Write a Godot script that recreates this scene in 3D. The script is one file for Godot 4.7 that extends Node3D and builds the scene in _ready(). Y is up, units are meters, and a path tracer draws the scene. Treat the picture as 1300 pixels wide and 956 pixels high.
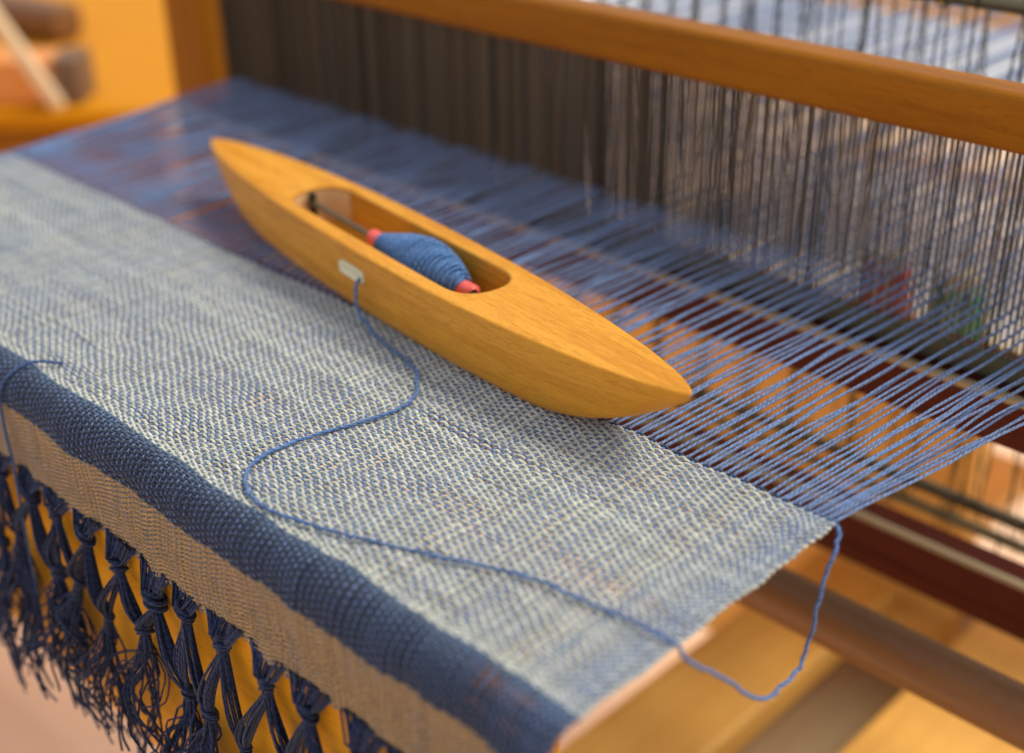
extends Node3D
# A hand loom seen close up: boat shuttle lying across the fell of a blue and cream cloth.
# Axes: x along the weft (right selvage of the cloth at x = 0), z towards the weaver (fell of the cloth at z = 0), cloth at y = 0.

const FLAT := 0.1127          # fell to front edge of the breast beam
const FOLD := 0.010           # radius of the fold over the beam
const ENDS := 204             # warp ends
const REED_Z := -0.1625
const DENT := 0.0024            # spacing of the reed wires
var rng := RandomNumberGenerator.new()

# ------------------------------------------------------------------ mesh helpers
class Shape:
	var v := PackedVector3Array()
	var n := PackedVector3Array()
	var t := PackedVector2Array()
	var c := PackedColorArray()
	var i := PackedInt32Array()
	func mesh() -> ArrayMesh:
		var a := []
		a.resize(Mesh.ARRAY_MAX)
		a[Mesh.ARRAY_VERTEX] = v
		a[Mesh.ARRAY_NORMAL] = n
		a[Mesh.ARRAY_TEX_UV] = t
		a[Mesh.ARRAY_COLOR] = c
		a[Mesh.ARRAY_INDEX] = i
		var m := ArrayMesh.new()
		m.add_surface_from_arrays(Mesh.PRIMITIVE_TRIANGLES, a)
		return m

func lin(r: float, g: float, b: float) -> Color:
	return Color(r, g, b).linear_to_srgb()

# a tube along points; sides >= 3; lobes > 0 gives the section of a plied yarn that turns by twist radians per metre
func tube(s: Shape, p: PackedVector3Array, radius: float, sides: int, col := Color.WHITE, lobe := 0.0, twist := 0.0, radii := PackedFloat32Array(), capped := false) -> void:
	var count := p.size()
	if count < 2:
		return
	var cs := PackedFloat32Array()
	var sn := PackedFloat32Array()
	for k in sides + 1:
		var a := TAU * k / sides
		var r := 1.0 + lobe * cos(2.0 * a)
		cs.append(cos(a) * r)
		sn.append(sin(a) * r)
	var tan0 := (p[1] - p[0]).normalized()
	var nn := tan0.cross(Vector3.UP)
	if nn.length() < 0.2:
		nn = tan0.cross(Vector3.RIGHT)
	nn = nn.normalized()
	var base := s.v.size()
	var run := 0.0
	for q in count:
		var tg: Vector3
		if q == 0:
			tg = tan0
		elif q == count - 1:
			tg = (p[q] - p[q - 1]).normalized()
		else:
			tg = (p[q + 1] - p[q - 1]).normalized()
		if q > 0:
			run += p[q].distance_to(p[q - 1])
		nn = (nn - tg * nn.dot(tg)).normalized()
		var bb := tg.cross(nn)
		var e1 := nn
		var e2 := bb
		if twist != 0.0:
			var ca := cos(twist * run)
			var sa := sin(twist * run)
			e1 = nn * ca + bb * sa
			e2 = bb * ca - nn * sa
		var rad := radius
		if radii.size() == count:
			rad = radii[q]
		for k in sides + 1:
			var d := e1 * cs[k] + e2 * sn[k]
			s.v.append(p[q] + d * rad)
			s.n.append(d.normalized())
			s.t.append(Vector2(run * 100.0, float(k) / sides))
			s.c.append(col)
	var w := sides + 1
	for q in count - 1:
		for k in sides:
			var a := base + q * w + k
			s.i.append_array([a, a + w, a + 1, a + 1, a + w, a + w + 1])
	if capped:
		for e in 2:
			var q: int = 0 if e == 0 else count - 1
			var dir: Vector3 = (p[0] - p[1]).normalized() if e == 0 else (p[count - 1] - p[count - 2]).normalized()
			var m := s.v.size()
			for k in sides:
				s.v.append(s.v[base + q * w + k])
				s.n.append(dir)
				s.t.append(Vector2.ZERO)
				s.c.append(col)
			for k in range(1, sides - 1):
				if e == 0:
					s.i.append_array([m, m + k, m + k + 1])
				else:
					s.i.append_array([m, m + k + 1, m + k])

# closed rings of equal length joined into a skin; normals are averaged over the faces; sharp[r] = true splits the shading at that ring
func skin(s: Shape, rings: Array, sharp: Array, cap_first := false, cap_last := false) -> void:
	var count: int = rings[0].size()
	var from := 0
	while from < rings.size() - 1:
		var to := from + 1
		while to < rings.size() - 1 and not sharp[to]:
			to += 1
		var base := s.v.size()
		var acc := PackedVector3Array()
		acc.resize((to - from + 1) * count)
		for r in range(from, to + 1):
			for k in count:
				s.v.append(rings[r][k])
				s.t.append(Vector2(float(k) / count, r))
				s.c.append(Color.WHITE)
		for r in to - from:
			for k in count:
				var k2 := (k + 1) % count
				var ia := r * count + k
				var ib := r * count + k2
				var ic := ia + count
				var id := ib + count
				var fn := (s.v[base + id] - s.v[base + ia]).cross(s.v[base + ic] - s.v[base + ib])
				acc[ia] += fn
				acc[ib] += fn
				acc[ic] += fn
				acc[id] += fn
				s.i.append_array([base + ia, base + ic, base + ib, base + ib, base + ic, base + id])
		for a in acc:
			s.n.append(a.normalized())
		from = to
	for e in 2:
		if (e == 0 and cap_first) or (e == 1 and cap_last):
			var ring: PackedVector3Array = rings[0] if e == 0 else rings[rings.size() - 1]
			var mid := Vector3.ZERO
			for q in ring:
				mid += q / count
			var fn := Vector3.ZERO
			for k in count:
				fn += (ring[k] - mid).cross(ring[(k + 1) % count] - mid)
			fn = -fn.normalized() if e == 0 else fn.normalized()
			var m := s.v.size()
			s.v.append(mid)
			for q in ring:
				s.v.append(q)
			for k in count + 1:
				s.n.append(fn)
				s.t.append(Vector2.ZERO)
				s.c.append(Color.WHITE)
			for k in count:
				if e == 0:
					s.i.append_array([m, m + 1 + k, m + 1 + (k + 1) % count])
				else:
					s.i.append_array([m, m + 1 + (k + 1) % count, m + 1 + k])

# a bar with rounded long edges and eased ends, along x, centred
func bar(length: float, high: float, deep: float, r := 0.003, ease := 0.0015) -> ArrayMesh:
	var s := Shape.new()
	var rings := []
	var stops := [[-length / 2, -ease], [-length / 2 + ease, 0.0]]
	var parts := maxi(1, int(length / 0.08))
	for k in range(1, parts):
		stops.append([-length / 2 + length * k / parts, 0.0])
	stops += [[length / 2 - ease, 0.0], [length / 2, -ease]]
	for st in stops:
		var ring := PackedVector3Array()
		for corner in 4:
			var sy := 1.0 if corner == 0 or corner == 3 else -1.0
			var sz := 1.0 if corner < 2 else -1.0
			var a0 := [0.0, PI / 2, PI, PI * 1.5][corner] as float
			for k in 6:
				var a := a0 + PI / 2 * k / 5.0
				var rr: float = r + st[1]
				ring.append(Vector3(st[0], sy * (high / 2 - r) + cos(a) * rr, sz * (deep / 2 - r) + sin(a) * rr))
		rings.append(ring)
	var sharp := []
	for k in rings.size():
		sharp.append(false)
	skin(s, rings, sharp, true, true)
	return s.mesh()

func part(called: String, mesh: Mesh, mat: Material, parent: Node3D, at := Vector3.ZERO, turn := Vector3.ZERO) -> MeshInstance3D:
	var o := MeshInstance3D.new()
	o.name = called
	o.mesh = mesh
	o.material_override = mat
	o.position = at
	o.rotation = turn
	parent.add_child(o, true)
	return o

func thing(called: String, label: String, category: String, at := Vector3.ZERO, turn := Vector3.ZERO, group := "") -> Node3D:
	var o := Node3D.new()
	o.name = called
	o.position = at
	o.rotation = turn
	add_child(o, true)
	tag(o, label, category, group)
	return o

func tag(o: Node3D, label: String, category: String, group := "") -> void:
	o.set_meta("label", label)
	o.set_meta("category", category)
	if group:
		o.set_meta("group", group)

func single(called: String, mesh: Mesh, mat: Material, label: String, category: String, at := Vector3.ZERO, turn := Vector3.ZERO) -> MeshInstance3D:
	var o := part(called, mesh, mat, self, at, turn)
	tag(o, label, category)
	return o

# ------------------------------------------------------------------ materials
func noise_image(seed_: int, freq: float, w: int, h: int, oct := 3) -> Image:
	var f := FastNoiseLite.new()
	f.seed = seed_
	f.noise_type = FastNoiseLite.TYPE_SIMPLEX_SMOOTH
	f.frequency = freq
	f.fractal_octaves = oct
	return f.get_seamless_image(w, h)

# grain runs along u; a tile is 0.33 m by 0.1 m
func wood(base: Color, dark: Color, seed_: int, rough := 0.45, flecks := 5000, contrast := 1.0) -> StandardMaterial3D:
	var w := 1024
	var h := 512
	var g1 := noise_image(seed_, 0.02, 64, h, 3)
	g1.resize(w, h, Image.INTERPOLATE_CUBIC)
	var g2 := noise_image(seed_ + 1, 0.09, 160, h, 2)
	g2.resize(w, h, Image.INTERPOLATE_CUBIC)
	var g3 := noise_image(seed_ + 2, 0.008, 256, 256, 3)
	g3.resize(w, h, Image.INTERPOLATE_CUBIC)
	var im := Image.create(w, h, false, Image.FORMAT_RGB8)
	var hm := Image.create(w, h, false, Image.FORMAT_L8)
	for y in h:
		for x in w:
			var a := g1.get_pixel(x, y).r
			var b := g2.get_pixel(x, y).r
			var m := clampf((0.5 + (a - 0.5) * 0.8 + (b - 0.5) * 0.5 + (g3.get_pixel(x, y).r - 0.5) * 0.5 - 0.35) * contrast * 0.8, 0.0, 1.0)
			im.set_pixel(x, y, base.lerp(dark, m))
			hm.set_pixel(x, y, Color(b, b, b))
	var r := RandomNumberGenerator.new()
	r.seed = seed_
	for k in flecks:
		var x0 := r.randi() % w
		var y0 := r.randi() % h
		var amount := r.randf_range(0.12, 0.5)
		for d in r.randi_range(4, 14):
			var xx := (x0 + d) % w
			im.set_pixel(xx, y0, im.get_pixel(xx, y0).lerp(dark.darkened(0.25), amount))
			hm.set_pixel(xx, y0, Color(0.25, 0.25, 0.25))
	for k in 70:      # nicks and rubs from use
		var x0 := r.randi() % w
		var y0 := r.randi() % h
		var slope := r.randf_range(-0.6, 0.6)
		var pale_rub := r.randf() < 0.4
		for d in r.randi_range(5, 22):
			var xx := (x0 + d) % w
			var yy := (y0 + int(d * slope) + h) % h
			im.set_pixel(xx, yy, im.get_pixel(xx, yy).lerp(base.lightened(0.25) if pale_rub else dark.darkened(0.5), r.randf_range(0.25, 0.7)))
			hm.set_pixel(xx, yy, Color(0.1, 0.1, 0.1))
	var mat := StandardMaterial3D.new()
	mat.albedo_texture = ImageTexture.create_from_image(im)
	mat.uv1_triplanar = true
	mat.uv1_scale = Vector3(3, 10, 10)
	mat.roughness = rough
	mat.heightmap_enabled = true
	mat.heightmap_texture = ImageTexture.create_from_image(hm)
	mat.heightmap_scale = 0.012
	return mat

func recolour(source: StandardMaterial3D, tint: Color, rough: float) -> StandardMaterial3D:
	var m: StandardMaterial3D = source.duplicate()
	m.albedo_color = tint
	m.roughness = rough
	return m

# spun yarn: diagonal ply lines and uneven dye; colour comes from the vertices
func yarn_material() -> StandardMaterial3D:
	var w := 256
	var h := 64
	var f := noise_image(5, 0.03, w, h, 3)
	var im := Image.create(w, h, false, Image.FORMAT_RGB8)
	var hm := Image.create(w, h, false, Image.FORMAT_L8)
	for y in h:
		for x in w:
			var ply := 0.5 + 0.5 * sin(TAU * (2.0 * y / h + 8.0 * x / w))
			var fibre := 0.5 + 0.5 * sin(TAU * (7.0 * y / h + 21.0 * x / w))
			var v := 0.74 + 0.2 * ply + 0.06 * fibre + (f.get_pixel(x, y).r - 0.5) * 0.3
			im.set_pixel(x, y, Color(v, v, v).clamp())
			hm.set_pixel(x, y, Color(ply, ply, ply).lerp(Color(fibre, fibre, fibre), 0.25))
	var m := StandardMaterial3D.new()
	m.heightmap_enabled = true
	m.heightmap_texture = ImageTexture.create_from_image(hm)
	m.heightmap_scale = 0.018
	m.albedo_texture = ImageTexture.create_from_image(im)
	m.uv1_scale = Vector3(0.5, 1, 1)
	m.vertex_color_use_as_albedo = true
	m.roughness = 0.9
	m.metallic_specular = 0.25
	m.rim_enabled = true
	m.rim = 0.3
	return m

func plain(c: Color, rough := 0.5, metal := 0.0) -> StandardMaterial3D:
	var m := StandardMaterial3D.new()
	m.albedo_color = c
	m.roughness = rough
	m.metallic = metal
	return m

# ------------------------------------------------------------------ the cloth's lattice
var warp_x := PackedFloat32Array()      # where each end lies in the cloth
var row_v := PackedFloat32Array()       # distance of each pick from the fell
var row_kind := PackedInt32Array()      # 0 cream, 1 blue, 2 beige for painted bounce light
var grid := []                          # grid[j][i]: crossing on the cloth's middle surface
var drift := FastNoiseLite.new()
var hem_y := 0.0

func surface(x: float, s: float) -> Vector3:
	var dip := 0.0009 * drift.get_noise_2d(x * 2200.0, 900.0 + s * 2200.0) + 0.0005 * drift.get_noise_2d(x * 6000.0, s * 1500.0)
	if s <= FLAT:
		return Vector3(x, dip, s)
	var a := (s - FLAT) / FOLD
	if a <= PI / 2:
		return Vector3(x, -FOLD * (1 - cos(a)) + dip * cos(a), FLAT + FOLD * sin(a) + dip * sin(a))
	return Vector3(x, -FOLD - (s - FLAT - FOLD * PI / 2), FLAT + FOLD + dip * 2.0)

func outward(s: float) -> Vector3:
	var a := clampf((s - FLAT) / FOLD, 0.0, PI / 2)
	return Vector3(0, cos(a), sin(a))

func lay_out() -> void:
	drift.seed = 11
	drift.noise_type = FastNoiseLite.TYPE_SIMPLEX_SMOOTH
	drift.frequency = 0.01
	drift.fractal_octaves = 2
	var at := 0.0
	var steps := PackedFloat32Array()
	for i in ENDS:
		var edge := mini(i, ENDS - 1 - i)
		var step := 0.5 if edge < 8 else (0.75 if edge < 14 else 1.0)
		step *= rng.randf_range(0.82, 1.18)
		steps.append(at)
		at += step
	var span := steps[ENDS - 1]
	for i in ENDS:
		warp_x.append(-0.5 + 0.5 * steps[i] / span)
	var v := 0.0006
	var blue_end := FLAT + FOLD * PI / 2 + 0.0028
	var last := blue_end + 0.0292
	hem_y = -FOLD - (last - FLAT - FOLD * PI / 2)
	while v < last:
		row_v.append(v)
		var kind := 0
		if row_v.size() <= 1:
			kind = 1
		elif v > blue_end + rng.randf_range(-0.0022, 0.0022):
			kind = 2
		elif v > FLAT - 0.001 + rng.randf_range(-0.0030, 0.0030):
			kind = 1
		row_kind.append(kind)
		var pitch := 0.00146 * rng.randf_range(0.86, 1.16)
		if v > FLAT - 0.004:
			pitch = 0.00112 if kind == 1 else 0.00088
		v += pitch
	# thin places where two picks lie apart for part of the width
	var rows := row_v.size()
	var off := []
	for j in rows:
		var line := PackedFloat32Array()
		line.resize(ENDS)
		off.append(line)
	for k in 17:
		var j := rng.randi_range(4, 66)
		var mid := rng.randf_range(-0.48, -0.02)
		var half := rng.randf_range(0.015, 0.05)
		var gap := rng.randf_range(0.0004, 0.0010)
		for i in ENDS:
			var d := absf(warp_x[i] - mid) / half
			if d < 1.0:
				var g := gap * (1 - d * d)
				for q in 4:
					off[mini(j + q, rows - 1)][i] += g * (0.5 - 0.12 * q)
					off[maxi(j - 1 - q, 2)][i] -= g * (0.5 - 0.12 * q)
	for j in rows:
		var line := PackedVector3Array()
		var calm := smoothstep(0.0, 0.012, row_v[j])
		var fade := 1.0 - 0.45 * smoothstep(FLAT - 0.01, FLAT + 0.01, row_v[j])
		for i in ENDS:
			var x := warp_x[i]
			var wave := drift.get_noise_2d(x * 1500.0, row_v[j] * 3000.0) * 0.0017 + drift.get_noise_2d(x * 5200.0 + 400.0, row_v[j] * 5200.0) * 0.0007
			var side := drift.get_noise_2d(x * 3000.0 + 77.0, row_v[j] * 4200.0 + 300.0) * 0.0011
			line.append(surface(x + side, row_v[j] + (wave * (0.25 + 0.75 * calm) + off[j][i]) * fade))
		grid.append(line)

func shade(c: Color, spread: float) -> Color:
	var k := rng.randf_range(1 - spread, 1 + spread)
	return Color(c.r * k, c.g * k * rng.randf_range(0.98, 1.02), c.b * k)

# ------------------------------------------------------------------ the scene
func _ready() -> void:
	rng.seed = 4
	# camera
	var camera := Camera3D.new()
	camera.name = "camera"
	var lens := CameraAttributesPhysical.new()
	lens.frustum_focal_length = 42.13
	lens.exposure_aperture = 4.1
	lens.frustum_focus_distance = 0.43
	camera.attributes = lens
	camera.fov = 31.80
	camera.keep_aspect = Camera3D.KEEP_HEIGHT
	camera.near = 0.02
	camera.far = 60.0
	camera.transform = Transform3D(Basis(Vector3(0.713999, -0.015300, -0.699979), Vector3(-0.320789, 0.881501, -0.346482), Vector3(0.622334, 0.471934, 0.624483)).orthonormalized(), Vector3(0.1591, 0.22058, 0.29154))
	add_child(camera)
	camera.current = true
	# sky, exposure
	var around := WorldEnvironment.new()
	around.name = "daylight"
	var env := Environment.new()
	env.background_mode = Environment.BG_SKY
	var sky := Sky.new()
	var air := ProceduralSkyMaterial.new()
	air.sky_top_color = Color(0.84, 0.86, 0.90)
	air.sky_horizon_color = Color(0.90, 0.88, 0.84)
	air.ground_bottom_color = Color(0.55, 0.45, 0.36)
	air.ground_horizon_color = Color(0.80, 0.74, 0.66)
	air.sky_energy_multiplier = 0.74
	sky.sky_material = air
	env.sky = sky
	env.tonemap_mode = Environment.TONE_MAPPER_LINEAR
	env.tonemap_exposure = 1.75
	env.sdfgi_enabled = true
	env.ssao_enabled = true
	env.ssil_enabled = true
	around.environment = env
	add_child(around)
	# sun: soft, high, from behind the loom on the right
	var sun := DirectionalLight3D.new()
	sun.name = "sun"
	sun.light_energy = 0.6
	sun.light_angular_distance = 26.0
	sun.light_color = Color(1.0, 0.95, 0.86)
	sun.shadow_enabled = true
	sun.look_at_from_position(Vector3(0.62, 1.5, -0.80), Vector3.ZERO)
	add_child(sun)

	# materials
	var honey := wood(lin(0.70, 0.32, 0.032), lin(0.52, 0.205, 0.011), 21, 0.40, 9000, 1.9)
	var amber := wood(lin(0.32, 0.118, 0.008), lin(0.20, 0.066, 0.004), 31, 0.38, 3000)
	var gold := wood(lin(0.72, 0.33, 0.016), lin(0.54, 0.21, 0.008), 41, 0.5, 2500)
	var pale := wood(lin(0.84, 0.68, 0.47), lin(0.70, 0.52, 0.32), 51, 0.6, 2500)
	var oak := wood(lin(0.80, 0.44, 0.10), lin(0.64, 0.30, 0.05), 45, 0.5, 2500)
	var umber := wood(lin(0.22, 0.10, 0.035), lin(0.11, 0.045, 0.015), 61, 0.45, 4000)
	var maroon := wood(lin(0.085, 0.016, 0.008), lin(0.045, 0.008, 0.005), 71, 0.35, 2500)
	var grey := wood(lin(0.36, 0.28, 0.17), lin(0.26, 0.19, 0.11), 81, 0.7, 2500)
	for m in [gold, amber, maroon]:
		m.metallic_specular = 0.22
	honey.metallic_specular = 0.35
	var yarn := yarn_material()
	var wire := plain(lin(0.080, 0.056, 0.036), 0.42, 0.5)
	var dark_wire := plain(lin(0.045, 0.038, 0.028), 0.5, 0.5)
	var rod_metal := plain(lin(0.17, 0.15, 0.095), 0.4, 0.7)

	# ---------------- floor
	var ground := PlaneMesh.new()
	ground.size = Vector2(40, 40)
	var floor_mat := wood(lin(0.90, 0.62, 0.42), lin(0.80, 0.52, 0.33), 91, 0.6, 2000)
	floor_mat.uv1_scale = Vector3(1.0, 3, 3)
	var fl := part("floor", ground, floor_mat, self, Vector3(0, -0.8, 0))
	fl.set_meta("kind", "structure")

	lay_out()
	build_cloth(yarn)
	build_beater(amber, maroon, umber, wire, grey)
	build_shafts(dark_wire, rod_metal)
	build_shuttle(honey, yarn, rod_metal)
	build_yarns(yarn)
	build_surroundings(honey, amber, gold, pale, umber, maroon, grey, oak)


func build_cloth(yarn: Material) -> void:
	var cloth := thing("woven_cloth", "blue and cream handwoven cloth on the loom, knotted fringe at its front edge", "cloth")
	var tones := [Color(0.70, 0.725, 0.66), Color(0.048, 0.078, 0.150), Color(0.50, 0.33, 0.16)]  # last tone is cream weft with warm bounce light painted in
	var rows := row_v.size()
	var shapes := [Shape.new(), Shape.new(), Shape.new(), Shape.new()]
	for j in rows:
		var kind := row_kind[j]
		var thick: float = [0.00056, 0.00056, 0.00052][kind]
		var lift: float = [0.00056, 0.00042, 0.00040][kind]
		var up := outward(row_v[j])
		var line: PackedVector3Array = grid[j]
		var p := PackedVector3Array()
		var back := Vector3(0, 0, 0.0007)
		p.append(line[0] + Vector3(-0.0009, 0, 0) + (back if j % 2 else -back) * 0.8)
		for i in ENDS:
			var sgn := 1.0 if (i + j) % 2 == 0 else -1.0
			var edge := mini(i, ENDS - 1 - i)
			var hold := 1.0 if edge > 10 else 0.25 + 0.07 * edge
			p.append(line[i] + up * (lift * sgn * hold * rng.randf_range(0.85, 1.15)))
			if i < ENDS - 1:
				p.append((line[i] + line[i + 1]) * 0.5 + up * (0.00006 * sgn))
		var turn: Vector3 = (line[ENDS - 1] - grid[maxi(j - 1, 0)][ENDS - 1]) * (0.5 if j % 2 == 0 else -0.5)
		p.append(line[ENDS - 1] + Vector3(0.0007, 0, 0) + turn * 0.4)
		p.append(line[ENDS - 1] + Vector3(0.0009, 0, 0) + turn)
		var slubs := PackedFloat32Array()
		var own := thick * rng.randf_range(0.86, 1.14)
		for q in p.size():
			slubs.append(own * (1.0 + 0.22 * drift.get_noise_2d(q * 9.0, j * 170.0 + 50.0)))
		var tone: Color = tones[kind]
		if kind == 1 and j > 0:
			tone = Color(0.16, 0.235, 0.36).lerp(Color(0.040, 0.055, 0.105), smoothstep(FLAT - 0.005, FLAT + 0.007, row_v[j]))  # shade of the fold painted in: blue darkens as the cloth turns down
		tube(shapes[3 if j < 1 else kind], p, thick, 6, shade(tone, 0.08), 0.0, 0.0, slubs)
	part("cream_weft", shapes[0].mesh(), yarn, cloth).set_meta("kind", "stuff")
	part("blue_weft_fold_shade", shapes[1].mesh(), yarn, cloth).set_meta("kind", "stuff")
	part("warm_bounce_weft", shapes[2].mesh(), yarn, cloth).set_meta("kind", "stuff")
	part("blue_last_pick", shapes[3].mesh(), yarn, cloth)
	# warp: from the hem over the beam, through cloth, reed and heddles, to the back of the loom
	var blue := Color(0.17, 0.27, 0.54)
	for i in ENDS:
		var p := PackedVector3Array()
		var end: Vector3 = grid[rows - 1][i]
		p.append(end + Vector3(0, -0.0015, 0))
		for jj in rows:
			var j := rows - 1 - jj
			var sgn := -1.0 if (i + j) % 2 == 0 else 1.0
			var lift: float = [0.00022, 0.00003, 0.00002][row_kind[j]] * (1.0 if mini(i, ENDS - 1 - i) > 9 else 2.6)
			p.append(grid[j][i] + outward(row_v[j]) * (lift * sgn))
			if j > 0:
				p.append((grid[j][i] + grid[j - 1][i]) * 0.5)
		var fell: Vector3 = grid[0][i]
		var in_reed := reed_point(i)
		var in_heddle := heddle_point(i)
		var shed := 0.0012 if i % 2 == 0 else -0.0012
		p.append(fell + Vector3(0, shed * 0.3, -0.0016))
		for k in range(1, 12):
			var f := k / 12.0
			var q := fell.lerp(in_reed, f)
			q.x += drift.get_noise_2d(i * 37.0, f * 220.0) * 0.0016 * sin(f * PI)
			q.y += drift.get_noise_2d(i * 53.0 + 900.0, f * 160.0) * 0.0020 * sin(f * PI)
			p.append(q)
		p.append(in_reed)
		p.append(in_reed.lerp(in_heddle, 0.5))
		p.append(in_heddle)
		var g := floori(i / 10.0)
		var mid: float = -0.524 + 0.548 * (g * 10.0 + 4.5) / (ENDS - 1)
		var bx := mid + (i % 10 - 4.5) * 0.0011
		p.append(Vector3(lerpf(in_heddle.x, bx, 0.6), -0.003 + rng.randf_range(-0.002, 0.002), -0.34))
		p.append(Vector3(bx, -0.004 + rng.randf_range(-0.002, 0.002), -0.44))
		p.append(Vector3(bx, -0.005, -0.75))
		p.append(Vector3(bx, -0.006, -1.15))
		var s := Shape.new()
		var radii := PackedFloat32Array()
		var own := rng.randf_range(0.88, 1.14)
		for q in p:
			radii.append((0.00044 if q.z > -0.0005 else (0.00050 if q.z > -0.3 else 0.00045)) * own)
		tube(s, p, 0.0006, 6, shade(blue, 0.10), 0.0, 0.0, radii)
		part("warp_thread", s.mesh(), yarn, cloth)
	# fringe: knotted once at the hem, the halves of neighbours knotted together below it
	var first := []
	var second := []
	var x := -0.492
	while x < -0.008:
		first.append(Vector3(x + rng.randf_range(-0.0025, 0.0025), -rng.randf_range(0.004, 0.0105), 0.0025))
		second.append(Vector3(x + 0.0105 + rng.randf_range(-0.004, 0.004), -rng.randf_range(0.026, 0.042), rng.randf_range(0.002, 0.006)))
		x += 0.021
	for k in first.size():
		tassel(cloth, yarn, first[k], second[k - 1] if k > 0 else second[k] - Vector3(0.021, 0, 0), second[k])
	# loose fibres standing off the cloth and the free warp
	var fuzz := Shape.new()
	for k in 22000:
		var j := rng.randi_range(0, rows - 1)
		var i := rng.randi_range(0, ENDS - 1)
		var root: Vector3 = grid[j][i] + outward(row_v[j]) * 0.0006
		hair(fuzz, root, outward(row_v[j]) * 0.55, 0.0012, tones[row_kind[j]] * 0.9)
	for k in 9000:
		var i := rng.randi_range(0, ENDS - 1)
		var f := rng.randf()
		var root: Vector3 = (grid[0][i] as Vector3).lerp(reed_point(i), f)
		hair(fuzz, root, Vector3.ZERO, 0.0016, blue * 1.1)
	part("loose_fibres", fuzz.mesh(), yarn, cloth).set_meta("kind", "stuff")

func hair(s: Shape, root: Vector3, bias: Vector3, length: float, c: Color) -> void:
	var d := (Vector3(rng.randfn(), rng.randfn(), rng.randfn()).normalized() + bias).normalized()
	var side := d.cross(Vector3(rng.randfn(), rng.randfn(), rng.randfn())).normalized()
	var l := length * rng.randf_range(0.4, 1.4)
	var m := s.v.size()
	var bend := side.cross(d) * l * rng.randf_range(-0.35, 0.35)
	var w := 0.00002
	for q in 3:
		var f := q * 0.5
		var at := root + d * (l * f) + bend * (f * f)
		for e in 2:
			s.v.append(at + side * (w * (1.0 if e == 0 else -1.0)))
			s.n.append(side.cross(d))
			s.t.append(Vector2(f, e))
			s.c.append(c)
	s.i.append_array([m, m + 1, m + 2, m + 2, m + 1, m + 3, m + 2, m + 3, m + 4, m + 4, m + 3, m + 5])

func reed_point(i: int) -> Vector3:
	var f := float(i) / (ENDS - 1)
	var x := (floorf((-0.524 + 0.548 * f + 0.5365) / DENT) + 0.5) * DENT - 0.5365
	return Vector3(x, (0.0016 if i % 2 == 0 else -0.0016) + 0.0007 * sin(i * 12.9898) , REED_Z)

func heddle_point(i: int) -> Vector3:
	var f := float(i) / (ENDS - 1)
	return Vector3(-0.524 + 0.548 * f + 0.0012 * sin(i * 7.3), 0.004 if i % 4 == 0 else -0.004, -0.24 if i % 4 == 0 else -0.275)

func knot(s: Shape, at: Vector3, size: float, c: Color) -> void:
	var tilt := rng.randf_range(-0.9, 0.9)
	var loosen := rng.randf_range(0.85, 1.25) * size
	for w in 5:
		var p := PackedVector3Array()
		var lean := rng.randf_range(-0.8, 0.8)
		for q in 15:
			var a := TAU * q / 14.0
			var r := (0.0031 + 0.0006 * sin(w * 2.0 + tilt * 4.0)) * loosen
			p.append(at + Vector3(cos(a) * r, (0.003 - 0.0013 * w + sin(a + lean) * 0.002) * size + cos(a) * r * tilt, sin(a) * r * 0.9))
		tube(s, p, 0.0008 * size, 6, shade(c, 0.2))

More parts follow.
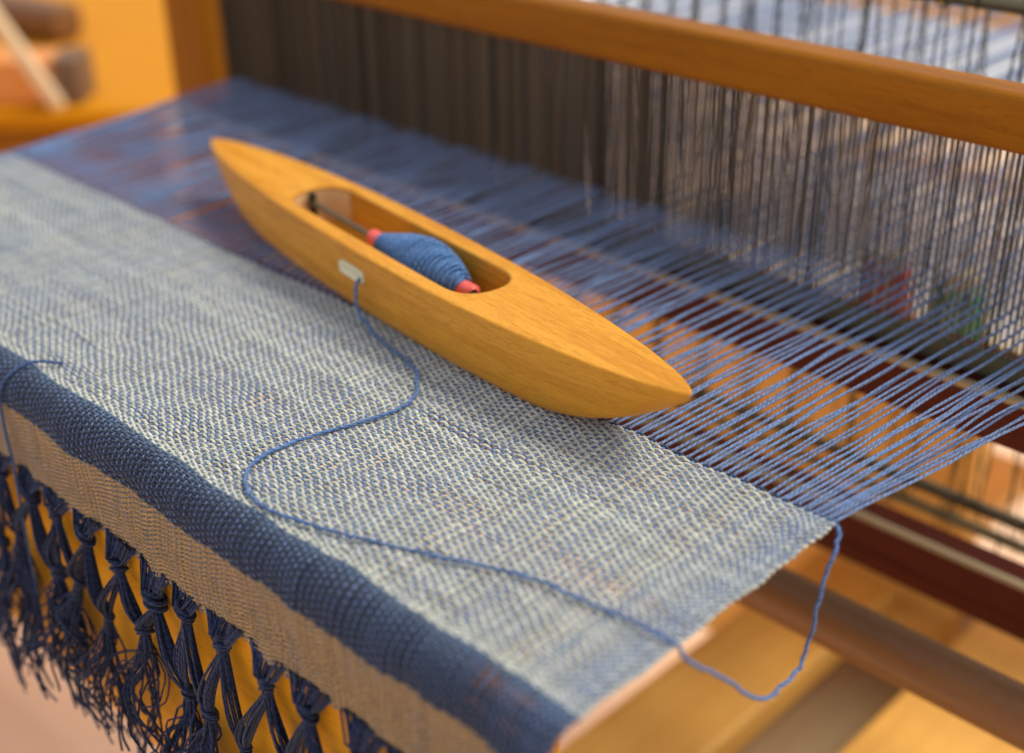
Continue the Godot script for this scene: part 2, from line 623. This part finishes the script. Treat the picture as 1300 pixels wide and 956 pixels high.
func tassel(cloth: Node3D, yarn: Material, hem_knot: Vector3, left_knot: Vector3, right_knot: Vector3) -> void:
	var navy := Color(0.024, 0.040, 0.115)
	var o := Node3D.new()
	o.name = "tassel"
	o.position = Vector3(hem_knot.x, hem_y, FLAT + FOLD)
	cloth.add_child(o, true)
	var base := Vector3(hem_knot.x, 0, 0)
	var knot_at := hem_knot - base
	var s := Shape.new()
	var locks := []
	for k in 6:
		locks.append([Vector3(rng.randf_range(-0.012, 0.012), 0, rng.randf_range(-0.001, 0.009)), rng.randf_range(0.6, 1.2), rng.randf() * TAU, rng.randf_range(0.001, 0.006)])
	for k in 30:
		var p := PackedVector3Array()
		var from := Vector3((k - 14.5) / 30.0 * 0.0200, 0.003, rng.randf_range(-0.0006, 0.0012))
		var a := TAU * k / 30.0
		var inside := Vector3(cos(a) * 0.0015, 0, sin(a) * 0.0013)
		p.append(from)
		p.append(from.lerp(knot_at + inside, 0.5) + Vector3(0, rng.randf_range(-0.002, 0.0), rng.randf_range(0.0005, 0.003)))
		p.append(knot_at + inside + Vector3(0, 0.002, 0))
		p.append(knot_at + inside + Vector3(0, -0.003, 0))
		var low: Vector3 = (left_knot if k % 2 == 0 else right_knot) - base
		var way := 1.0 if k % 2 else -1.0
		var bulge := rng.randf_range(-0.001, 0.006)
		for q in range(1, 6):
			var f := q / 6.0
			p.append((knot_at + inside + Vector3(0, -0.003, 0)).lerp(low + inside * 0.8, f) + Vector3(way * bulge * 0.5, -bulge * 0.4, absf(bulge) * 0.7) * sin(f * PI))
		p.append(low + inside * 0.8)
		var lock: Array = locks[(rng.randi() % 3) * 2 + k % 2]
		var spread: Vector3 = Vector3(cos(a) * rng.randf_range(0.001, 0.005), 0, absf(sin(a)) * rng.randf_range(0.0005, 0.004)) + lock[0]
		var l: float = rng.randf_range(0.036, 0.060) * lock[1]
		var ph: float = lock[2] + rng.randf_range(-0.6, 0.6)
		var amp: float = lock[3] * rng.randf_range(0.7, 1.3)
		var curl := rng.randf_range(0.0, 0.0012)
		for q in range(1, 15):
			var f := q / 14.0
			p.append(low + inside * 0.8 + spread * sin(minf(f * 1.9, 1.4)) + Vector3(sin(ph + f * 6.5) * amp * sqrt(f) + sin(k + f * 23.0) * curl, -0.004 - l * f + cos(ph + f * 9.0) * amp * 0.4 * f, cos(ph * 1.7 + f * 5.5) * amp * sqrt(f)))
		tube(s, p, 0.00044 * rng.randf_range(0.75, 1.2), 5, shade(navy, 0.4))
		for h in 22:
			hair(s, p[rng.randi_range(4, p.size() - 1)], Vector3.ZERO, 0.002, navy)
	part("strands", s.mesh(), yarn, o).set_meta("kind", "stuff")
	# overhand knots: the bundle wound round itself
	var kn := Shape.new()
	knot(kn, knot_at, rng.randf_range(0.68, 0.95), navy)
	part("knot", kn.mesh(), yarn, o)
	var kn2 := Shape.new()
	knot(kn2, right_knot - base, rng.randf_range(0.6, 0.9), navy)
	part("knot", kn2.mesh(), yarn, o)


func build_beater(amber: Material, maroon: Material, umber: Material, wire: Material, grey: Material) -> void:
	var b := thing("beater", "beater of the loom, amber cap rail over a dark metal reed and maroon bottom rail", "beater")
	# cap rail: rounded front edge, groove below for the reed
	part("cap_rail", bar(0.72, 0.0215, 0.0185, 0.0042, 0.002), amber, b, Vector3(-0.22, 0.0779, -0.1572))
	part("bottom_rail", bar(0.72, 0.021, 0.040, 0.002, 0.002), maroon, b, Vector3(-0.22, -0.0365, -0.169))
	var lip := part("rail_lip", bar(0.72, 0.0034, 0.004, 0.0012, 0.001), grey, b, Vector3(-0.22, -0.0262, -0.1505))
	lip.set_meta("label", "worn pale front edge of the maroon rail")
	var tape := plain(lin(0.085, 0.085, 0.05), 0.8)
	part("reed_binding", bar(0.66, 0.010, 0.007, 0.0025, 0.001), tape, b, Vector3(-0.22, -0.0215, REED_Z))
	var dent := bar(0.092, 0.0005, 0.0025, 0.0002, 0.0001)
	var count := 244
	var wires := [wire, plain(lin(0.115, 0.084, 0.056), 0.38, 0.5), plain(lin(0.036, 0.028, 0.021), 0.5, 0.5), plain(lin(0.095, 0.078, 0.062), 0.35, 0.6)]
	for k in count:
		var x := -0.5365 + DENT * k
		part("reed_wire", dent, wires[rng.randi() % 4], b, Vector3(x + rng.randf_range(-0.00018, 0.00018), 0.024, REED_Z), Vector3(rng.randf_range(-0.004, 0.004), rng.randf_range(-0.09, 0.09), PI / 2 + rng.randf_range(-0.004, 0.004)))

func heddle_mesh(which: int) -> ArrayMesh:
	# a wire heddle, eye at the origin, end loops round the rods 0.0925 above and 0.146 below
	var s := Shape.new()
	var r := RandomNumberGenerator.new()
	r.seed = 300 + which
	for half in [[0.005, 0.089, 0.0965], [-0.005, -0.1375, -0.1465]]:
		for ply in 2:
			var p := PackedVector3Array()
			var steps := 26
			var kink := Vector3(r.randf_range(-0.0012, 0.0012), 0, r.randf_range(-0.0012, 0.0012))
			for q in steps:
				var f := q / float(steps - 1)
				var y := lerpf(half[0], half[1], f)
				var a := PI * ply + absf(y) * 900.0
				p.append(Vector3(cos(a) * 0.00034, y, sin(a) * 0.00034) + kink * sin(f * PI))
			tube(s, p, 0.00036, 5)
		var loop := PackedVector3Array()
		for q in 15:
			var a := TAU * q / 14.0
			loop.append(Vector3(0.0006 * sin(a * 0.5), lerpf(half[1], half[2], 0.5) - cos(a) * (half[2] - half[1]) * 0.62, sin(a) * 0.0041))
		tube(s, loop, 0.00042, 5)
	var eye := PackedVector3Array()
	for q in 17:
		var a := TAU * q / 16.0
		eye.append(Vector3(sin(a) * 0.0011, cos(a) * 0.0052, 0))
	tube(s, eye, 0.0004, 5)
	return s.mesh()

func build_shafts(dark_wire: Material, rod_metal: Material) -> void:
	var kinds := []
	for k in 5:
		kinds.append(heddle_mesh(k))
	for shaft in 2:
		var z := -0.24 - 0.035 * shaft
		var tall := 1.0 + 0.2 * shaft
		var lift := 0.004 if shaft == 0 else -0.004
		var o := thing("heddle_shaft", ["row of wire heddles nearest the reed, hung between two thin metal rods", "second row of wire heddles, behind the row nearest the reed"][shaft], "heddle shaft", Vector3.ZERO, Vector3.ZERO, "rows of wire heddles behind the reed")
		for e in 2:
			var s := Shape.new()
			tube(s, PackedVector3Array([Vector3(-0.60, lift + (0.0925 if e == 0 else -0.142) * tall, z), Vector3(-0.25, lift + (0.0925 if e == 0 else -0.142) * tall, z), Vector3(0.10, lift + (0.0925 if e == 0 else -0.142) * tall, z)]), 0.0033, 14, Color.WHITE, 0.0, 0.0, PackedFloat32Array(), true)
			part("rod", s.mesh(), rod_metal, o)
		for i in range(shaft * 2, ENDS, 4):
			var at := heddle_point(i)
			part("heddle", kinds[rng.randi() % 5], dark_wire, o, Vector3(at.x, lift, z), Vector3(0, rng.randf_range(-0.5, 0.5), (0.018 - 0.0185 * ((i >> 2) % 3)) * 3.6 + 0.02 * sin(i * 0.37) + rng.randf_range(-0.012, 0.012))).scale = Vector3(1, tall, 1)


func build_shuttle(honey: Material, yarn: Material, metal: Material) -> void:
	var turn := -deg_to_rad(8.55)
	var at := Vector3(-0.2062, 0.0011, -0.0142)
	var o := thing("shuttle", "honey coloured wooden boat shuttle holding a blue bobbin, pointed at both ends", "shuttle", at, Vector3(0, turn, 0))
	var s := Shape.new()
	var half_l := 0.1615
	var high := 0.0275
	var m := 60                      # points along one flank
	var top := func(x: float) -> float: return high + 0.0012 * pow(absf(x) / half_l, 2.0) * (1.0 if x > 0.0 else -0.8)
	var wide := func(x: float) -> float:
		var f := clampf(absf(x) / half_l, 0.0, 1.0)
		return 0.0152 * (1.0 - pow(f, 2.3)) + 0.0052 * sqrt(maxf(0.0, 1.0 - pow(f, 10.0)))
	var under := func(x: float) -> float:
		var f := maxf(0.0, (absf(x) - 0.092) / (half_l - 0.092))
		return 0.0255 * pow(f, 2.1)
	var ring := func(inset: float, mode: int, drop: float) -> PackedVector3Array:
		# mode 0: at the top less drop; mode 1: between top and underside by drop 0..1
		var r := PackedVector3Array()
		for side in 2:
			for k in m:
				var f := -cos(PI * k / m) if side == 0 else cos(PI * k / m)
				var x: float = f * (half_l - inset * 0.6)
				var w: float = maxf(wide.call(f * half_l) - inset, 0.0)
				var y: float = top.call(x) - drop if mode == 0 else lerpf(top.call(x), under.call(x), drop)
				r.append(Vector3(x, y, w if side == 0 else -w))
		return r
	var hollow := func(inset: float, y: float, follow: bool) -> PackedVector3Array:
		var r := PackedVector3Array()
		var a := 0.06615 - inset
		var b := 0.0126 - inset
		for side in 2:
			for k in m:
				var f := -cos(PI * k / m) if side == 0 else cos(PI * k / m)
				var x: float = f * a
				var reach := maxf(0.0, absf(x) - (a - b * 1.15)) / (b * 1.15)
				var w: float = b * pow(maxf(0.0, 1.0 - pow(reach, 2.4)), 1 / 2.4)
				r.append(Vector3(x - 0.00365, (top.call(x - 0.00365) + y) if follow else y, w if side == 0 else -w))
		return r
	var rings := [
		hollow.call(0.0022, 0.0098, false), hollow.call(0.0008, 0.0102, false), hollow.call(0.0, 0.0118, false), hollow.call(0.0, -0.0012, true), hollow.call(-0.0004, -0.0004, true), hollow.call(-0.0012, 0.0, true),
		ring.call(0.0012, 0, 0.0), ring.call(0.0003, 0, 0.0002), ring.call(0.0, 0, 0.0009), ring.call(0.0, 1, 0.3), ring.call(0.0006, 1, 0.6), ring.call(0.0020, 1, 0.86), ring.call(0.0036, 1, 0.965), ring.call(0.0056, 1, 1.0)]
	var sharp := []
	for k in rings.size():
		sharp.append(false)
	for k in rings.size():
		rings[k].reverse()
	skin(s, rings, sharp, true, true)
	var body := part("body", s.mesh(), honey, o)
	# paler liner wall at the hinge end of the hollow
	var liner := Shape.new()
	var lower: PackedVector3Array = hollow.call(0.00025, 0.0119, false)
	var upper: PackedVector3Array = hollow.call(0.00025, -0.0016, true)
	for k in 2 * m:
		var b := (k + 1) % (2 * m)
		if lower[k].x > -0.0565 or lower[b].x > -0.0565:
			continue
		var mm := liner.v.size()
		var side: Vector3 = (lower[b] - lower[k]).cross(Vector3.UP).normalized()
		if side.dot(Vector3(-0.003, lower[k].y, 0) - lower[k]) < 0.0:
			side = -side
		for v in [lower[k], lower[b], upper[k], upper[b]]:
			liner.v.append(v)
			liner.n.append(side)
			liner.t.append(Vector2.ZERO)
			liner.c.append(Color.WHITE)
		if (lower[b] - lower[k]).cross(upper[k] - lower[k]).dot(side) > 0.0:
			liner.i.append_array([mm, mm + 2, mm + 1, mm + 1, mm + 2, mm + 3])
		else:
			liner.i.append_array([mm, mm + 1, mm + 2, mm + 1, mm + 3, mm + 2])
	part("pale_end", liner.mesh(), plain(lin(0.70, 0.46, 0.24), 0.6), body)
	# spindle, clip, quill and wound yarn
	var axis_y := 0.0212
	var spindle := Shape.new()
	tube(spindle, PackedVector3Array([Vector3(-0.0695, axis_y + 0.0005, 0.0), Vector3(-0.02, axis_y, 0.0), Vector3(0.056, axis_y - 0.001, 0.0)]), 0.00135, 12, Color.WHITE, 0.0, 0.0, PackedFloat32Array(), true)
	var sp := part("spindle", spindle.mesh(), metal, o)
	part("hinge_clip", bar(0.0024, 0.0125, 0.0030, 0.0006, 0.0003), plain(lin(0.03, 0.028, 0.024), 0.5, 0.5), sp, Vector3(-0.0672, axis_y - 0.0012, 0.0))
	var quill := Shape.new()
	var qp := PackedVector3Array()
	var qr := PackedFloat32Array()
	for st in [[-0.0262, 0.0016], [-0.0262, 0.0030], [-0.0256, 0.0034], [-0.018, 0.0033], [0.0, 0.0031], [0.034, 0.0030], [0.0425, 0.0031], [0.0430, 0.0027], [0.0430, 0.0016]]:
		qp.append(Vector3(0.0068 + st[0] + qp.size() * 0.00001, axis_y, 0))
		qr.append(st[1])
	tube(quill, qp, 0.003, 18, Color.WHITE, 0.0, 0.0, qr)
	var qm := plain(lin(0.80, 0.125, 0.105), 0.4)
	var q_node := part("quill", quill.mesh(), qm, o)
	var wound := Shape.new()
	var path := PackedVector3Array()
	var lay := 3
	for l in lay:
		var turns := 30 if l < 2 else 24
		for k in turns * 20:
			var f := k / float(turns * 20)
			if l % 2 == 1:
				f = 1.0 - f
			var r := 0.0026 + 0.0079 * pow(sin(PI * clampf(0.03 + 0.94 * pow(f, 1.18), 0.0, 1.0)), 0.85) - 0.0006 * (2 - l)
			r += 0.00022 * drift.get_noise_2d(f * 900.0, l * 300.0)
			var x := 0.0068 + lerpf(-0.0192, 0.0358, f) + 0.0006 * sin(k * 0.013)
			var a := TAU * k / 20.0
			path.append(Vector3(x + cos(a) * 0.0011, axis_y + cos(a) * r, sin(a) * r))
	tube(wound, path, 0.00052, 6, Color(0.12, 0.27, 0.60))
	var core := Shape.new()
	var cp := PackedVector3Array()
	var cr := PackedFloat32Array()
	for k in 21:
		var f := k / 20.0
		cp.append(Vector3(0.0068 + lerpf(-0.0190, 0.0356, f), axis_y, 0))
		cr.append(0.0024 + 0.0075 * pow(sin(PI * clampf(0.03 + 0.94 * pow(f, 1.18), 0.0, 1.0)), 0.85) - 0.0004)
	tube(core, cp, 0.003, 20, Color(0.10, 0.23, 0.52), 0.0, 0.0, cr)
	var w_node := part("wound_yarn", wound.mesh(), yarn, o)
	part("yarn_core", core.mesh(), yarn, w_node)
	# ivory thread eye let into the front flank
	var eye := Shape.new()
	var er := []
	for st in [[0.0088, 0.0029, -0.0012], [0.0088, 0.0029, 0.0002], [0.0085, 0.0026, 0.0005], [0.0077, 0.0019, 0.0005], [0.0072, 0.0014, 0.0002], [0.0064, 0.0007, 0.00015]]:
		var r := PackedVector3Array()
		for k in 40:
			var a := TAU * k / 40.0
			var c := cos(a)
			var n := sin(a)
			r.append(Vector3(st[0] * signf(c) * pow(absf(c), 0.45), st[1] * signf(n) * pow(absf(n), 0.45), st[2]))
		er.append(r)
	skin(eye, er, [false, false, false, false, false, false], false, true)
	var ivory := plain(lin(0.70, 0.68, 0.50), 0.35)
	part("thread_eye", eye.mesh(), ivory, o, Vector3(-0.0018, 0.0178, 0.0206), Vector3(0.02, 0, 0))


func smooth_path(p: Array, per := 8) -> PackedVector3Array:
	var r := PackedVector3Array()
	for k in p.size() - 1:
		var a: Vector3 = p[maxi(k - 1, 0)]
		var b: Vector3 = p[k]
		var c: Vector3 = p[k + 1]
		var d: Vector3 = p[mini(k + 2, p.size() - 1)]
		for q in per:
			r.append(b.cubic_interpolate(c, a, d, q / float(per)))
	r.append(p[p.size() - 1])
	return r

func build_yarns(yarn: Material) -> void:
	var blue := Color(0.13, 0.25, 0.57)
	var s := Shape.new()
	var y := 0.0019
	# out of the shuttle's eye, across the cloth, over the selvage, and up to the last pick
	var p := [Vector3(-0.2050, 0.0182, 0.0045), Vector3(-0.2040, 0.0172, 0.0092), Vector3(-0.2010, 0.0085, 0.0120), Vector3(-0.1920, 0.0024, 0.0130), Vector3(-0.1760, y, 0.0167), Vector3(-0.1600, y, 0.0215), Vector3(-0.1500, y, 0.0275), Vector3(-0.1435, y, 0.0360), Vector3(-0.1410, y, 0.0470), Vector3(-0.1450, y, 0.0640), Vector3(-0.1494, y, 0.0800), Vector3(-0.1500, y, 0.0930), Vector3(-0.1455, y, 0.1030), Vector3(-0.1360, y, 0.1095), Vector3(-0.1230, y, 0.1105), Vector3(-0.1040, y, 0.1060), Vector3(-0.0800, y, 0.0970), Vector3(-0.0600, y, 0.0880), Vector3(-0.0400, y, 0.0810), Vector3(-0.0200, y, 0.0785), Vector3(-0.0010, 0.0020, 0.0765), Vector3(0.0030, -0.008, 0.070), Vector3(0.0050, -0.0215, 0.0560), Vector3(0.0060, -0.0340, 0.0450), Vector3(0.0060, -0.0395, 0.0360), Vector3(0.0055, -0.0400, 0.0250), Vector3(0.0050, -0.0370, 0.0170), Vector3(0.0050, -0.0200, 0.0125), Vector3(0.0048, -0.0070, 0.0075), Vector3(0.0030, -0.0006, 0.0022), Vector3(-0.0004, 0.0002, 0.0006)]
	var way := smooth_path(p, 24)
	for k in way.size():
		var d := minf(k, way.size() - 1 - k) / 40.0
		way[k] += Vector3(drift.get_noise_2d(k * 6.0, 10.0), 0.25 * absf(drift.get_noise_2d(k * 7.0, 310.0)), drift.get_noise_2d(k * 6.0, 610.0)) * 0.0008 * minf(d, 1.0)
	tube(s, way, 0.00062, 8, blue, 0.16, 2300.0)
	for k in 2600:
		hair(s, way[rng.randi_range(0, way.size() - 1)], Vector3.ZERO, 0.0016, blue)
	single("weft_yarn", s.mesh(), yarn, "long blue weft yarn looping from the shuttle across the cloth and over its right edge", "yarn")
	var t := Shape.new()
	var q := [Vector3(-0.2560, 0.0016, 0.1050), Vector3(-0.2640, 0.0024, 0.1140), Vector3(-0.2690, -0.0050, 0.1235), Vector3(-0.2705, -0.0200, 0.1252), Vector3(-0.2675, -0.0360, 0.1262), Vector3(-0.2660, -0.0540, 0.1275), Vector3(-0.2645, -0.0760, 0.1290), Vector3(-0.2635, -0.1000, 0.1300), Vector3(-0.2660, -0.1250, 0.1300)]
	tube(t, smooth_path(q, 24), 0.0006, 8, Color(0.075, 0.15, 0.38), 0.2, 2300.0)
	single("loose_thread", t.mesh(), yarn, "single loose blue thread hanging over the front fold of the cloth at left", "thread")


func build_surroundings(honey: Material, amber: Material, gold: Material, pale: Material, umber: Material, maroon: Material, grey: Material, oak: Material) -> void:
	var yarn := yarn_material()
	var white_paint := recolour(pale, Color(1, 1, 1), 0.5)
	white_paint.albedo_texture = null
	white_paint.albedo_color = lin(0.82, 0.83, 0.86)
	single("breast_beam", bar(0.80, 0.143, 0.040, 0.0085, 0.002), gold, "golden wooden breast beam under the front fold of the cloth, behind the fringe", "beam", Vector3(-0.432, -0.0737, 0.1010))
	var rod := Shape.new()
	tube(rod, PackedVector3Array([Vector3(-0.62, -0.14, -0.1205), Vector3(-0.2, -0.14, -0.1205), Vector3(0.16, -0.14, -0.1205)]), 0.0118, 28, Color.WHITE, 0.0, 0.0, PackedFloat32Array(), true)
	single("cloth_roller", rod.mesh(), umber, "round brown wooden roller below the cloth, at lower right", "roller")
	var rail := thing("lower_crossbar", "dark maroon crossbar with a pale top edge, below the metal heddle rod", "crossbar")
	part("upper_face", bar(0.80, 0.0165, 0.020, 0.0015, 0.002), maroon, rail, Vector3(-0.25, -0.1512, -0.210))
	part("lower_face", bar(0.80, 0.011, 0.018, 0.0015, 0.002), maroon, rail, Vector3(-0.25, -0.1662, -0.211))
	part("top_edge", bar(0.80, 0.0026, 0.004, 0.001, 0.001), grey, rail, Vector3(-0.25, -0.1418, -0.2012))
	# treadles and what lies beneath
	single("treadle", bar(0.62, 0.022, 0.062, 0.004, 0.002), oak, "golden wooden treadle below the cloth, left of the grey gap", "treadle", Vector3(-0.177, -0.311, -0.25), Vector3(0, PI / 2, 0)).set_meta("group", "treadles under the loom")
	single("treadle", bar(0.62, 0.022, 0.076, 0.004, 0.002), oak, "golden wooden treadle at the lower right, right of the grey gap", "treadle", Vector3(-0.058, -0.311, -0.25), Vector3(0, PI / 2, 0)).set_meta("group", "treadles under the loom")
	single("floor_shade_board", bar(0.52, 0.02, 0.26, 0.003, 0.002), grey, "greyish brown board added under the golden treadles to stand in for shaded floor", "board", Vector3(-0.04, -0.36, -0.22), Vector3(0, PI / 2, 0))  # added board, its dull tone stands for floor in shade
	single("back_board", bar(1.10, 0.26, 0.022, 0.004, 0.002), oak, "broad golden board standing behind the lower halves of the heddles", "board", Vector3(-0.661, -0.285, -0.371))
	single("ledge", bar(1.12, 0.010, 0.090, 0.003, 0.002), pale, "pale peach wooden ledge behind the heddles, carrying the two yarn cones", "ledge", Vector3(-0.640, -0.122, -0.331))
	cone("yarn_cone", Color(0.75, 0.03, 0.05), yarn, "small cone of bright red yarn seen through the reed", Vector3(-0.164, -0.117, -0.325))
	cone("yarn_cone", Color(0.02, 0.38, 0.22), yarn, "small cone of green yarn seen through the reed", Vector3(-0.121, -0.117, -0.325))
	single("lease_board", bar(0.75, 0.010, 0.128, 0.003, 0.002), white_paint, "white painted flat board close under the blue warp behind the heddles", "board", Vector3(-0.32, -0.016, -0.562))
	single("bright_backdrop", bar(0.46, 0.012, 0.30, 0.003, 0.002), white_paint, "white shelf board added low down behind the pale ledge to brighten the gaps of the reed", "backdrop", Vector3(-0.17, -0.142, -0.535))  # added white board, a bright background for the reed gaps
	single("back_beam", bar(1.1, 0.05, 0.28, 0.006, 0.002), gold, "broad golden brown wooden back beam under the warp at the rear", "beam", Vector3(-0.30, -0.058, -0.82))
	# the loom's left side
	var rust := recolour(pale, Color(0.95, 0.68, 0.40), 0.5)
	single("side_post", bar(0.52, 0.046, 0.05, 0.004, 0.002), amber, "upright amber wooden post at the left end of the reed", "post", Vector3(-0.628, 0.06, -0.215), Vector3(0, 0, PI / 2))
	var bench := thing("bench", "golden wooden bench with a brown front apron, beyond the left edge of the cloth", "bench", Vector3(-0.815, -0.1, -0.270), Vector3(0, atan2(-0.70, -0.71), 0))
	part("top", bar(1.2, 0.018, 0.75, 0.006, 0.003), recolour(gold, Color(0.93, 0.88, 0.55), 0.55), bench, Vector3(0.6, -0.009, 0.375))
	part("apron", bar(1.19, 0.09, 0.02, 0.003, 0.002), amber, bench, Vector3(0.6, -0.0635, 0.012))
	var bar_end := plain(lin(0.16, 0.09, 0.05), 0.6)
	var stick := Shape.new()
	tube(stick, PackedVector3Array([Vector3(-0.884, -0.099, -0.218), Vector3(-0.880, -0.01, -0.172), Vector3(-0.875, 0.10, -0.115)]), 0.0065, 12, Color.WHITE, 0.0, 0.0, PackedFloat32Array(), true)
	single("thin_stick", stick.mesh(), pale, "thin pale stick standing slanted on the golden bench at upper left", "stick")
	single("tool_handle", bar(0.22, 0.035, 0.04, 0.012, 0.004), umber, "dark brown tool handle lying at the back of the golden bench", "handle", Vector3(-1.185, -0.080, -0.320), Vector3(0, 0.15, 0))
	var bar_root := single("wooden_bar", bar(0.34, 0.038, 0.045, 0.003, 0.002), rust, "reddish wooden bar with a dark end lying on the golden bench", "bar", Vector3(-1.012, -0.081, -0.128), Vector3(0, atan2(-0.70, -0.71), 0))
	part("dark_end", bar(0.022, 0.0395, 0.0465, 0.003, 0.001), bar_end, bar_root, Vector3(-0.162, 0, 0))

func cone(called: String, c: Color, yarn: Material, label: String, at: Vector3) -> void:
	var o := thing(called, label, "yarn cone", at, Vector3.ZERO, "cones of yarn behind the reed")
	var s := Shape.new()
	var p := PackedVector3Array()
	for k in 26 * 16:
		var f := k / float(26 * 16)
		var a := TAU * k / 16.0
		var r := lerpf(0.019, 0.011, f)
		p.append(Vector3(cos(a) * r, 0.002 + f * 0.046, sin(a) * r))
	tube(s, p, 0.0013, 5, c)
	part("wound_yarn", s.mesh(), yarn, o)
	var q := Shape.new()
	tube(q, PackedVector3Array([Vector3(0, 0, 0), Vector3(0, 0.03, 0), Vector3(0, 0.056, 0)]), 0.01, 18, Color.WHITE, 0, 0, PackedFloat32Array([0.0185, 0.014, 0.008]), true)
	part("tube", q.mesh(), plain(lin(0.5, 0.42, 0.3), 0.7), o)
